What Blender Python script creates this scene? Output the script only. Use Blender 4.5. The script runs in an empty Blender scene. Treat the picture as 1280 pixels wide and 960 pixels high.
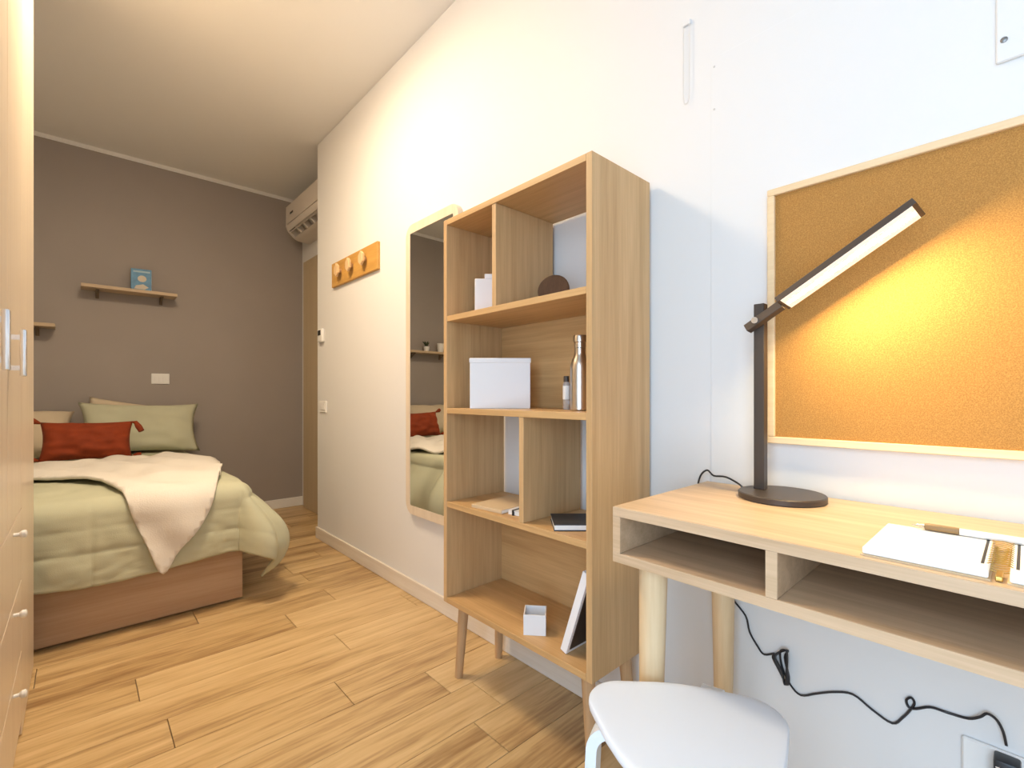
import bpy, bmesh, math, random
from mathutils import Vector, Matrix, noise
R = math.radians
random.seed(7)
S = bpy.context.scene
C = S.collection

# ------------------------------------------------------------------ camera
YAW = 42.5
FPX = 590.0
cam = bpy.data.cameras.new('camera')
cam.sensor_width = 36
cam.lens = FPX / 1280 * 36
cam.shift_y = 14 / 1280
cam.clip_start = 0.02
co = bpy.data.objects.new('camera', cam)
C.objects.link(co)
co.location = (0, 0, 1.0)
co.rotation_euler = (R(90), 0, R(-YAW))
S.camera = co

# ------------------------------------------------------------------ view, world, daylight
S.view_settings.view_transform = 'Standard'
S.view_settings.look = 'None'
S.view_settings.gamma = 1
S.view_settings.use_curve_mapping = False
S.view_settings.exposure = 0.0
WORLD_STRENGTH = 0.8
DAY_POWER = 61
LAMP_STRENGTH = 78.0
LED_STRENGTH = 660.0
w = bpy.data.worlds.new('world')
S.world = w
w.use_nodes = True
bg = w.node_tree.nodes['Background']
bg.inputs[0].default_value = (0.62, 0.80, 1.0, 1)
bg.inputs[1].default_value = WORLD_STRENGTH
day = bpy.data.lights.new('window_left_offscreen', 'AREA')
day.shape = 'RECTANGLE'
day.size = 1.3
day.size_y = 2.1
day.energy = DAY_POWER
day.color = (0.58, 0.78, 1.0)
do = bpy.data.objects.new('window_left_offscreen', day)
C.objects.link(do)
do.location = (-1.02, -0.33, 1.22)
do.rotation_euler = (R(90), 0, R(-90))

# ------------------------------------------------------------------ materials
def nmat(name):
    m = bpy.data.materials.new(name)
    m.use_nodes = True
    nt = m.node_tree
    return m, nt, nt.nodes['Principled BSDF']

def lk(nt, a, b):
    nt.links.new(a, b)

def plain(name, col, rough=0.5, metal=0.0, bump=0.0, bscale=200.0, var=0.0, vscale=4.0, coat=0.0):
    m, nt, p = nmat(name)
    p.inputs['Base Color'].default_value = (*col, 1)
    p.inputs['Roughness'].default_value = rough
    p.inputs['Metallic'].default_value = metal
    if coat:
        p.inputs['Coat Weight'].default_value = coat
    tc = nt.nodes.new('ShaderNodeTexCoord')
    if var:
        n = nt.nodes.new('ShaderNodeTexNoise')
        n.inputs['Scale'].default_value = vscale
        n.inputs['Detail'].default_value = 4
        lk(nt, tc.outputs['Object'], n.inputs['Vector'])
        r = nt.nodes.new('ShaderNodeValToRGB')
        r.color_ramp.elements[0].position = 0.3
        r.color_ramp.elements[1].position = 0.7
        r.color_ramp.elements[0].color = (*[c * (1 - var) for c in col], 1)
        r.color_ramp.elements[1].color = (*[min(1, c * (1 + var)) for c in col], 1)
        lk(nt, n.outputs['Fac'], r.inputs['Fac'])
        lk(nt, r.outputs['Color'], p.inputs['Base Color'])
    if bump:
        n = nt.nodes.new('ShaderNodeTexNoise')
        n.inputs['Scale'].default_value = bscale
        n.inputs['Detail'].default_value = 3
        lk(nt, tc.outputs['Object'], n.inputs['Vector'])
        b = nt.nodes.new('ShaderNodeBump')
        b.inputs['Strength'].default_value = bump
        b.inputs['Distance'].default_value = 0.002
        lk(nt, n.outputs['Fac'], b.inputs['Height'])
        lk(nt, b.outputs['Normal'], p.inputs['Normal'])
    return m

def wood(name, dark, light, axis='z', along=1.2, across=28.0, rough=0.5, rnd=0.0, mid=None, spec=0.4):
    """fine straight grain running along one axis of the object"""
    m, nt, p = nmat(name)
    p.inputs['Roughness'].default_value = rough
    p.inputs['Specular IOR Level'].default_value = spec
    tc = nt.nodes.new('ShaderNodeTexCoord')
    mp = nt.nodes.new('ShaderNodeMapping')
    sc = [across] * 3
    sc['xyz'.index(axis)] = along
    mp.inputs['Scale'].default_value = sc
    lk(nt, tc.outputs['Object'], mp.inputs['Vector'])
    vec = mp.outputs['Vector']
    if rnd:
        oi = nt.nodes.new('ShaderNodeObjectInfo')
        mu = nt.nodes.new('ShaderNodeMath')
        mu.operation = 'MULTIPLY'
        mu.inputs[1].default_value = 37.0
        lk(nt, oi.outputs['Random'], mu.inputs[0])
        ad = nt.nodes.new('ShaderNodeVectorMath')
        ad.operation = 'ADD'
        lk(nt, vec, ad.inputs[0])
        lk(nt, mu.outputs[0], ad.inputs[1])
        vec = ad.outputs[0]
    n1 = nt.nodes.new('ShaderNodeTexNoise')
    n1.inputs['Scale'].default_value = 1.0
    n1.inputs['Detail'].default_value = 5
    n1.inputs['Roughness'].default_value = 0.6
    n1.inputs['Distortion'].default_value = 0.35
    lk(nt, vec, n1.inputs['Vector'])
    n2 = nt.nodes.new('ShaderNodeTexNoise')
    n2.inputs['Scale'].default_value = 6.0
    n2.inputs['Detail'].default_value = 3
    lk(nt, vec, n2.inputs['Vector'])
    mx = nt.nodes.new('ShaderNodeMix')
    mx.data_type = 'FLOAT'
    mx.inputs['Factor'].default_value = 0.3
    lk(nt, n1.outputs['Fac'], mx.inputs[2])
    lk(nt, n2.outputs['Fac'], mx.inputs[3])
    fac = mx.outputs[0]
    if rnd:
        a2 = nt.nodes.new('ShaderNodeMath')
        a2.operation = 'MULTIPLY_ADD'
        a2.inputs[1].default_value = rnd
        a2.inputs[2].default_value = -rnd / 2
        lk(nt, oi.outputs['Random'], a2.inputs[0])
        a3 = nt.nodes.new('ShaderNodeMath')
        a3.operation = 'ADD'
        lk(nt, fac, a3.inputs[0])
        lk(nt, a2.outputs[0], a3.inputs[1])
        fac = a3.outputs[0]
    r = nt.nodes.new('ShaderNodeValToRGB')
    r.color_ramp.elements[0].position = 0.33
    r.color_ramp.elements[1].position = 0.66
    r.color_ramp.elements[0].color = (*dark, 1)
    r.color_ramp.elements[1].color = (*light, 1)
    if mid:
        e = r.color_ramp.elements.new(0.5)
        e.color = (*mid, 1)
    lk(nt, fac, r.inputs['Fac'])
    lk(nt, r.outputs['Color'], p.inputs['Base Color'])
    b = nt.nodes.new('ShaderNodeBump')
    b.inputs['Strength'].default_value = 0.15
    b.inputs['Distance'].default_value = 0.001
    lk(nt, n1.outputs['Fac'], b.inputs['Height'])
    lk(nt, b.outputs['Normal'], p.inputs['Normal'])
    return m

def glow(name, col, strength):
    m, nt, p = nmat(name)
    p.inputs['Base Color'].default_value = (0.9, 0.88, 0.84, 1)
    p.inputs['Emission Color'].default_value = (*col, 1)
    p.inputs['Emission Strength'].default_value = strength
    return m

def cork_mat():
    m, nt, p = nmat('cork')
    p.inputs['Roughness'].default_value = 0.9
    p.inputs['Specular IOR Level'].default_value = 0.15
    tc = nt.nodes.new('ShaderNodeTexCoord')
    v = nt.nodes.new('ShaderNodeTexVoronoi')
    v.inputs['Scale'].default_value = 520
    n = nt.nodes.new('ShaderNodeTexNoise')
    n.inputs['Scale'].default_value = 340
    n.inputs['Detail'].default_value = 5
    n.inputs['Roughness'].default_value = 0.75
    lk(nt, tc.outputs['Object'], v.inputs['Vector'])
    lk(nt, tc.outputs['Object'], n.inputs['Vector'])
    mx = nt.nodes.new('ShaderNodeMix')
    mx.data_type = 'FLOAT'
    mx.inputs['Factor'].default_value = 0.35
    lk(nt, n.outputs['Fac'], mx.inputs[2])
    lk(nt, v.outputs['Distance'], mx.inputs[3])
    r = nt.nodes.new('ShaderNodeValToRGB')
    r.color_ramp.elements[0].position = 0.3
    r.color_ramp.elements[1].position = 0.62
    r.color_ramp.elements[0].color = (0.315, 0.146, 0.040, 1)
    r.color_ramp.elements[1].color = (0.50, 0.255, 0.072, 1)
    lk(nt, mx.outputs[0], r.inputs['Fac'])
    lk(nt, r.outputs['Color'], p.inputs['Base Color'])
    b = nt.nodes.new('ShaderNodeBump')
    b.inputs['Strength'].default_value = 0.4
    b.inputs['Distance'].default_value = 0.001
    lk(nt, n.outputs['Fac'], b.inputs['Height'])
    lk(nt, b.outputs['Normal'], p.inputs['Normal'])
    return m

def pane_mat():
    m, nt, p = nmat('window_glass')
    t = nt.nodes.new('ShaderNodeBsdfTransparent')
    g = nt.nodes.new('ShaderNodeBsdfGlossy')
    g.inputs['Roughness'].default_value = 0.02
    mx = nt.nodes.new('ShaderNodeMixShader')
    mx.inputs[0].default_value = 0.06
    lk(nt, t.outputs[0], mx.inputs[1])
    lk(nt, g.outputs[0], mx.inputs[2])
    lk(nt, mx.outputs[0], nt.nodes['Material Output'].inputs['Surface'])
    return m

def clear_mat():
    m, nt, p = nmat('clear_plastic')
    p.inputs['Base Color'].default_value = (0.85, 0.88, 0.9, 1)
    p.inputs['Roughness'].default_value = 0.1
    p.inputs['Transmission Weight'].default_value = 0.7
    return m

M = {}
M['wall'] = plain('white_wall_paint', (0.76, 0.75, 0.74), 0.75, bump=0.05, bscale=120)
M['ceiling'] = plain('ceiling_paint', (0.84, 0.83, 0.81), 0.85)
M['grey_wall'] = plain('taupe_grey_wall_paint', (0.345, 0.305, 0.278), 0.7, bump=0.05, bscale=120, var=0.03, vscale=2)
M['white_trim'] = plain('white_trim_paint', (0.82, 0.80, 0.77), 0.5)
M['board'] = wood('pale_baseboard', (0.70, 0.62, 0.52), (0.80, 0.74, 0.66), 'y', 1.0, 24, 0.5)
M['floor'] = wood('oak_plank', (0.29, 0.165, 0.068), (0.68, 0.49, 0.26), 'x', 1.3, 17.0, 0.34, rnd=0.14, mid=(0.56, 0.38, 0.18), spec=0.5)
M['joint'] = plain('screed_under_planks', (0.42, 0.33, 0.24), 0.8)
M['wardrobe'] = wood('pale_wardrobe_laminate', (0.72, 0.60, 0.46), (0.80, 0.68, 0.53), 'z', 0.7, 22, 0.33, spec=0.6)
M['oak'] = wood('light_oak_veneer_upright', (0.49, 0.30, 0.135), (0.66, 0.435, 0.22), 'z', 1.1, 30, 0.5)
M['oak_y'] = wood('light_oak_veneer_shelf', (0.49, 0.29, 0.12), (0.66, 0.42, 0.195), 'y', 1.1, 30, 0.45)
M['oak_leg'] = wood('oak_leg', (0.46, 0.28, 0.14), (0.58, 0.37, 0.20), 'z', 2, 40, 0.45)
M['desk_y'] = wood('desk_oak_veneer', (0.50, 0.34, 0.20), (0.67, 0.48, 0.31), 'y', 1.5, 40, 0.42)
M['birch'] = wood('pale_birch_leg', (0.66, 0.47, 0.27), (0.76, 0.58, 0.36), 'z', 1.5, 25, 0.42)
M['rack'] = wood('honey_wood', (0.50, 0.26, 0.06), (0.62, 0.36, 0.10), 'y', 2, 30, 0.45)
M['peg'] = wood('pale_peg', (0.68, 0.45, 0.23), (0.76, 0.54, 0.30), 'x', 3, 30, 0.45)
M['bed_wood'] = wood('bed_base_veneer', (0.46, 0.30, 0.185), (0.58, 0.41, 0.27), 'x', 0.9, 22, 0.5)
M['mirror_wood'] = wood('bleached_mirror_frame', (0.66, 0.54, 0.40), (0.76, 0.65, 0.51), 'z', 1.5, 30, 0.5)
M['cork_frame'] = wood('pine_frame', (0.76, 0.55, 0.32), (0.86, 0.67, 0.43), 'y', 2, 40, 0.45)
M['door'] = wood('beige_door', (0.52, 0.41, 0.26), (0.58, 0.47, 0.31), 'z', 0.8, 16, 0.5)
M['cork'] = cork_mat()
M['mirror'] = plain('silvered_glass', (0.86, 0.87, 0.86), 0.01, 1.0)
M['chrome'] = plain('bright_chrome', (0.88, 0.89, 0.92), 0.16, 1.0)
M['steel'] = plain('brushed_steel', (0.62, 0.59, 0.55), 0.28, 1.0, bump=0.05, bscale=400)
M['white'] = plain('white_lacquer', (0.80, 0.87, 0.97), 0.35)
M['white_plastic'] = plain('white_plastic', (0.84, 0.83, 0.81), 0.4)
M['card'] = plain('white_card', (0.84, 0.84, 0.86), 0.65)
M['grey_cover'] = plain('pale_grey_cover', (0.66, 0.66, 0.68), 0.7)
M['screw_pale'] = plain('pale_screw', (0.55, 0.54, 0.53), 0.5, 0.3)
M['screw'] = plain('dull_screw', (0.25, 0.24, 0.23), 0.4, 0.8)
M['ac'] = plain('ac_plastic', (0.70, 0.64, 0.57), 0.45)
M['dark'] = plain('dark_slot', (0.02, 0.018, 0.016), 0.6)
M['black'] = plain('black_plastic', (0.018, 0.018, 0.022), 0.4)
M['bronze'] = plain('dark_bronze_metal', (0.075, 0.058, 0.048), 0.42, 0.35)
M['sage'] = plain('sage_cotton', (0.52, 0.52, 0.375), 0.9, bump=0.25, bscale=350, var=0.05, vscale=5)
M['sage2'] = plain('sage_pillowcase', (0.52, 0.52, 0.375), 0.9, bump=0.25, bscale=350, var=0.04, vscale=5)
M['cream'] = plain('cream_cotton', (0.62, 0.52, 0.38), 0.9, bump=0.2, bscale=300)
M['throw'] = plain('ivory_fleece_throw', (0.80, 0.75, 0.68), 0.95, bump=0.5, bscale=180)
M['rust'] = plain('rust_velvet', (0.25, 0.034, 0.003), 0.85, bump=0.4, bscale=220, var=0.15, vscale=12)
M['mattress'] = plain('mattress_ticking', (0.75, 0.73, 0.70), 0.9)
M['paper'] = plain('white_paper', (0.86, 0.85, 0.82), 0.8)
M['kraft'] = plain('kraft_cover', (0.62, 0.47, 0.29), 0.75)
M['grip'] = plain('brown_pen_grip', (0.26, 0.16, 0.07), 0.5)
M['gold'] = plain('gold_wire', (0.62, 0.42, 0.12), 0.3, 0.9)
M['brownlid'] = wood('dark_brown_wood', (0.085, 0.04, 0.018), (0.13, 0.065, 0.03), 'z', 3, 40, 0.5)
M['charcoal'] = plain('charcoal_cover', (0.03, 0.032, 0.04), 0.5)
M['blue'] = plain('blue_book_cover', (0.10, 0.27, 0.46), 0.45, var=0.2, vscale=30)
M['pale_blue'] = plain('pale_blue_print', (0.36, 0.52, 0.62), 0.5)
M['pale_print'] = plain('cream_print', (0.62, 0.56, 0.46), 0.5)
M['leaf'] = plain('dark_green_leaf', (0.04, 0.055, 0.02), 0.5)
M['shelf'] = wood('wall_shelf_wood', (0.50, 0.37, 0.24), (0.60, 0.46, 0.31), 'x', 1.2, 30, 0.5)
M['bracket'] = plain('brown_bracket', (0.17, 0.12, 0.075), 0.6)
M['clear'] = clear_mat()
M['pane'] = pane_mat()
M['lamp_glow'] = glow('warm_ceiling_lamp_glow', (1.0, 0.80, 0.56), LAMP_STRENGTH)
M['led'] = glow('warm_led_strip', (1.0, 0.78, 0.40), LED_STRENGTH)
M['led_side'] = glow('warm_led_diffuser', (1.0, 0.66, 0.36), 0.42)

# ------------------------------------------------------------------ mesh helpers
def BM():
    return bmesh.new()

def box(bm, x0, x1, y0, y1, z0, z1, bev=0.0, seg=1, mat=None):
    r = bmesh.ops.create_cube(bm, size=1)
    vs = r['verts']
    for v in vs:
        v.co = Vector(((x0 + x1) / 2 + v.co.x * (x1 - x0), (y0 + y1) / 2 + v.co.y * (y1 - y0), (z0 + z1) / 2 + v.co.z * (z1 - z0)))
        if mat is not None:
            v.co = mat @ v.co
    if bev:
        es = list({e for v in vs for e in v.link_edges})
        bmesh.ops.bevel(bm, geom=es, offset=bev, segments=seg, profile=0.5, affect='EDGES')
    return bm

def lathe(bm, prof, n=28, center=(0, 0, 0), cap=True):
    cx, cy, cz = center
    rings = []
    for r, z in prof:
        rings.append([bm.verts.new((cx + r * math.cos(2 * math.pi * i / n), cy + r * math.sin(2 * math.pi * i / n), cz + z)) for i in range(n)])
    for a, b in zip(rings, rings[1:]):
        for i in range(n):
            bm.faces.new((a[i], a[(i + 1) % n], b[(i + 1) % n], b[i]))
    if cap:
        bm.faces.new(rings[0][::-1])
        bm.faces.new(rings[-1])
    return bm

def catmull(pts, k=6, closed=False):
    pts = [Vector(p) for p in pts]
    n = len(pts)
    out = []
    rng = range(n) if closed else range(n - 1)
    for i in rng:
        if closed:
            p0, p1, p2, p3 = pts[i - 1], pts[i], pts[(i + 1) % n], pts[(i + 2) % n]
        else:
            p0, p1, p2, p3 = pts[max(i - 1, 0)], pts[i], pts[i + 1], pts[min(i + 2, n - 1)]
        for j in range(k):
            t = j / k
            out.append(0.5 * ((2 * p1) + (p2 - p0) * t + (2 * p0 - 5 * p1 + 4 * p2 - p3) * t * t + (3 * p1 - p0 - 3 * p2 + p3) * t ** 3))
    if not closed:
        out.append(pts[-1])
    return out

def tube(bm, pts, r, n=8, cap=True):
    pts = [Vector(p) for p in pts]
    if not isinstance(r, (list, tuple)):
        r = [r] * len(pts)
    prev = None
    rings = []
    nrm = None
    for i, p in enumerate(pts):
        t = (pts[min(i + 1, len(pts) - 1)] - pts[max(i - 1, 0)]).normalized()
        if nrm is None:
            nrm = t.orthogonal().normalized()
        else:
            nrm = (nrm - t * nrm.dot(t))
            nrm = nrm.normalized() if nrm.length > 1e-6 else t.orthogonal().normalized()
        bn = t.cross(nrm)
        rings.append([bm.verts.new(p + r[i] * (math.cos(2 * math.pi * j / n) * nrm + math.sin(2 * math.pi * j / n) * bn)) for j in range(n)])
    for a, b in zip(rings, rings[1:]):
        for j in range(n):
            bm.faces.new((a[j], a[(j + 1) % n], b[(j + 1) % n], b[j]))
    if cap:
        bm.faces.new(rings[0][::-1])
        bm.faces.new(rings[-1])
    return bm

def prism(bm, outline, fn0, fn1):
    """outline of 2-D points, fn0/fn1 map a point to its two end positions"""
    a = [bm.verts.new(fn0(p)) for p in outline]
    b = [bm.verts.new(fn1(p)) for p in outline]
    n = len(outline)
    for i in range(n):
        bm.faces.new((a[i], a[(i + 1) % n], b[(i + 1) % n], b[i]))
    bm.faces.new(a[::-1])
    bm.faces.new(b)
    return bm

def rrect(x0, x1, y0, y1, r, k=8):
    out = []
    for cx, cy, a0 in ((x1 - r, y1 - r, 0), (x0 + r, y1 - r, 90), (x0 + r, y0 + r, 180), (x1 - r, y0 + r, 270)):
        for i in range(k + 1):
            a = R(a0 + 90 * i / k)
            out.append((cx + r * math.cos(a), cy + r * math.sin(a)))
    return out

def obj(name, bm, mat, parent=None, smooth=None, loc=None, rot=None):
    bmesh.ops.recalc_face_normals(bm, faces=bm.faces[:])
    me = bpy.data.meshes.new(name)
    bm.to_mesh(me)
    bm.free()
    me.materials.append(M[mat] if isinstance(mat, str) else mat)
    if smooth is not None:
        me.polygons.foreach_set('use_smooth', [True] * len(me.polygons))
        me.set_sharp_from_angle(angle=R(smooth))
    o = bpy.data.objects.new(name, me)
    C.objects.link(o)
    o.parent = parent
    if loc:
        o.location = loc
    if rot:
        o.rotation_euler = rot
    return o

def tag(o, label, cat, group=None):
    o['label'] = label
    o['category'] = cat
    if group:
        o['group'] = group
    return o

def thing(name, label, cat, loc=(0, 0, 0), rot=(0, 0, 0), group=None):
    o = bpy.data.objects.new(name, None)
    o.empty_display_size = 0.1
    C.objects.link(o)
    o.location = loc
    o.rotation_euler = rot
    return tag(o, label, cat, group)

def struct(name, bm, mat, parent=None, smooth=None, label=None):
    o = obj(name, bm, mat, parent, smooth)
    if parent is None:
        o['kind'] = 'structure'
        if label:
            o['label'] = label
    return o

def pbox(name, mat, parent, *a, bev=0.0, seg=1, smooth=None):
    return obj(name, box(BM(), *a, bev=bev, seg=seg), mat, parent, smooth)

# ------------------------------------------------------------------ room shell
XW = 1.233          # right wall
YC = 3.37           # where the right wall turns the corner
XR = 1.50           # wall of the recess
YB = 4.47           # grey back wall
XL = -0.76          # left wall behind the wardrobe
YN = -1.20          # window wall behind the camera
ZC = 2.76           # ceiling
fl = struct('floor', box(BM(), XL, XR, YN, YB, -0.10, -0.012), 'joint', label='light oak plank floor')
struct('ceiling', box(BM(), XL - 0.1, XR + 0.1, YN - 0.1, YB + 0.1, ZC, ZC + 0.1), 'ceiling', label='plain ceiling')
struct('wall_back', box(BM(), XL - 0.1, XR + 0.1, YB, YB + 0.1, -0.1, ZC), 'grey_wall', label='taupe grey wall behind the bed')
struct('wall_right', box(BM(), XW, XR + 0.1, YN - 0.1, YC, -0.1, ZC, bev=0.004), 'wall', label='white painted long wall')
struct('wall_recess', box(BM(), XR, XR + 0.1, YC, YB, -0.1, ZC), 'wall', label='wall of the recess beyond the corner')
struct('wall_front', box(BM(), XL, XW, YN - 0.1, YN, -0.1, ZC), 'wall', label='plain white wall')
WY0, WY1, WZ0, WZ1 = -1.00, 0.35, 0.10, 2.30
bm = BM()
box(bm, XL - 0.1, XL, YN - 0.1, WY0, -0.1, ZC)
box(bm, XL - 0.1, XL, WY1, YB, -0.1, ZC)
box(bm, XL - 0.1, XL, WY0, WY1, -0.1, WZ0)
box(bm, XL - 0.1, XL, WY0, WY1, WZ1, ZC)
struct('wall_left', bm, 'wall', label='white wall with the window and the wardrobe')
bm = BM()
WM = (WY0 + WY1) / 2
for a in ((WY0, WY0 + 0.05, WZ0, WZ1), (WY1 - 0.05, WY1, WZ0, WZ1), (WY0 + 0.05, WY1 - 0.05, WZ0, WZ0 + 0.05), (WY0 + 0.05, WY1 - 0.05, WZ1 - 0.05, WZ1), (WM - 0.03, WM + 0.03, WZ0 + 0.05, WZ1 - 0.05)):
    box(bm, XL - 0.08, XL - 0.03, a[0], a[1], a[2], a[3])
wf = struct('window_1', bm, 'white_trim', label='white framed window')
for y0, y1 in ((WY0 + 0.05, WM - 0.03), (WM + 0.03, WY1 - 0.05)):
    obj('pane', box(BM(), XL - 0.058, XL - 0.052, y0, y1, WZ0 + 0.05, WZ1 - 0.05), 'pane', wf)
# skirtings, ceiling strip
struct('baseboard_right', box(BM(), XW - 0.012, XW, YN, YC + 0.004, 0, 0.08, bev=0.003), 'board')
struct('baseboard_back', box(BM(), XL, XR, YB - 0.012, YB, 0, 0.08, bev=0.003), 'white_trim')
struct('trim_1', box(BM(), XL, XR, YB - 0.006, YB, ZC - 0.028, ZC), 'white_trim', label='thin white strip under the ceiling')
# door in the recess
d = struct('door_1', box(BM(), XR - 0.03, XR - 0.005, 3.46, 4.30, 0, 2.10, bev=0.003), 'door', label='beige door in the recess')
pbox('casing', 'door', d, XR - 0.018, XR, 4.30, 4.39, 0, 2.19, bev=0.003)
pbox('casing', 'door', d, XR - 0.018, XR, 3.375, 3.46, 0, 2.19, bev=0.003)
pbox('casing', 'door', d, XR - 0.018, XR, 3.46, 4.30, 2.10, 2.19, bev=0.003)
bm = BM()
tube(bm, [(XR - 0.03, 3.54, 1.0), (XR - 0.08, 3.54, 1.0), (XR - 0.085, 3.56, 1.0), (XR - 0.085, 3.66, 1.0)], 0.009)
obj('door_handle', bm, 'chrome', d, 40)

# floor planks: rows run across the room (along x)
PW = 0.163
Y0 = 1.47
joints = {0: 0.655, 1: 0.20, 2: 0.785, 3: 0.145, 4: 0.69, 5: -0.115, 6: 0.385, -1: 0.92}
cache = {}
r0 = int(math.floor((YN - Y0) / PW))
r1 = int(math.ceil((YB - Y0) / PW))
for k in range(r0, r1 + 1):
    ya, yb = max(YN, Y0 + k * PW), min(YB, Y0 + (k + 1) * PW)
    if yb - ya < 0.01:
        continue
    j = joints.get(k, random.uniform(-0.3, 0.9))
    L = 1.04
    cuts = [XL] + [c for c in (j - 2 * L, j - L, j, j + L, j + 2 * L) if XL + 0.03 < c < XR - 0.03] + [XR]
    for xa, xb in zip(cuts, cuts[1:]):
        key = (round(xb - xa, 3), round(yb - ya, 3))
        if key not in cache:
            bm = BM()
            lx, ly = key
            box(bm, 0.0011, lx - 0.0011, 0.0009, ly - 0.0009, -0.012, 0, bev=0.0009)
            bmesh.ops.recalc_face_normals(bm, faces=bm.faces[:])
            me = bpy.data.meshes.new('plank')
            bm.to_mesh(me)
            bm.free()
            me.materials.append(M['floor'])
            cache[key] = me
        o = bpy.data.objects.new('plank', cache[key])
        C.objects.link(o)
        o.parent = fl
        o.location = (xa, ya, 0)

# ------------------------------------------------------------------ ceiling lamp (above the frame) - lights the far half
def ceiling_lamp(x, y, mat, label, k=1.0):
    t = thing('ceiling_lamp_offscreen', label, 'lamp', (x, y, ZC))
    obj('mount', lathe(BM(), [(r * k, z) for r, z in ((0.175, 0), (0.175, -0.045), (0.165, -0.055))], 40), 'white_plastic', t, 40)
    obj('diffuser_offscreen', lathe(BM(), [(r * k, z) for r, z in ((0.160, -0.0555), (0.158, -0.062), (0.13, -0.074), (0.07, -0.080), (0.01, -0.081))], 40), mat, t, 40)
ceiling_lamp(0.26, 2.10, 'lamp_glow', 'large round opal ceiling lamp over the open floor', 1.45)

# ------------------------------------------------------------------ wardrobe
XF = -0.125
t = thing('wardrobe', 'tall pale wood wardrobe with chrome handles and small drawer knobs', 'wardrobe', (0, 0, 0))
pbox('carcass', 'wardrobe', t, XL + 0.005, XF - 0.022, 0.87, 2.462, 0.0, 2.72)
pbox('end_panel', 'wardrobe', t, XL + 0.005, XF, 2.462, 2.48, 0.0, 2.72, bev=0.001)
pbox('filler_panel', 'wardrobe', t, XF - 0.02, XF, 1.993, 2.460, 0.005, 2.72, bev=0.001)
for i, (a, b) in enumerate(((0.88, 1.247), (1.25, 1.617), (1.62, 1.99))):
    dd = pbox('door', 'wardrobe', t, XF - 0.02, XF, a + 0.0015, b - 0.0015, 0.672, 2.70, bev=0.001)
    hy = a + 0.033
    bm = BM()
    box(bm, XF + 0.018, XF + 0.030, hy - 0.007, hy + 0.007, 1.046, 1.160, bev=0.003, seg=2)
    box(bm, XF, XF + 0.019, hy - 0.005, hy + 0.005, 1.060, 1.072)
    box(bm, XF, XF + 0.019, hy - 0.005, hy + 0.005, 1.134, 1.146)
    h = obj('handle', bm, 'chrome', dd, 40)
    h['label'] = 'chrome bar handle'
for (a, b, ks) in ((0.88, 1.247, 1.06), (1.25, 1.99, 1.76)):
    for z0, z1 in ((0.05, 0.253), (0.257, 0.461), (0.465, 0.668)):
        dr = pbox('drawer', 'wardrobe', t, XF - 0.02, XF, a + 0.0015, b - 0.0015, z0, z1, bev=0.001)
        bm = BM()
        lathe(bm, [(0.005, 0), (0.005, 0.010), (0.010, 0.015), (0.010, 0.022), (0.006, 0.025)], 16)
        kn = obj('knob', bm, 'white_plastic', dr, 40, loc=(XF, ks, z1 - 0.028), rot=(0, R(90), 0))
        kn['label'] = 'small white knob'

# ------------------------------------------------------------------ bed
BX0, BX1, BY0, BY1 = -0.60, 0.59, 2.60, 4.44
t = thing('bed', 'low wooden bed base with a mattress under the green duvet', 'bed', (0, 0, 0))
pbox('foot_panel', 'bed_wood', t, BX0, BX1, BY0, BY0 + 0.022, 0.012, 0.27, bev=0.0015)
pbox('side_panel', 'bed_wood', t, BX1 - 0.022, BX1, BY0 + 0.023, BY1, 0.012, 0.27, bev=0.0015)
pbox('side_panel', 'bed_wood', t, BX0, BX0 + 0.022, BY0 + 0.023, BY1, 0.012, 0.27, bev=0.0015)
pbox('plinth', 'bed_wood', t, BX0 + 0.03, BX1 - 0.03, BY0 + 0.03, BY1 - 0.01, 0.0, 0.03)
pbox('mattress', 'mattress', t, BX0 + 0.02, BX1 - 0.005, BY0 + 0.03, BY1 - 0.01, 0.24, 0.525, bev=0.04, seg=3, smooth=40)

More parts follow.
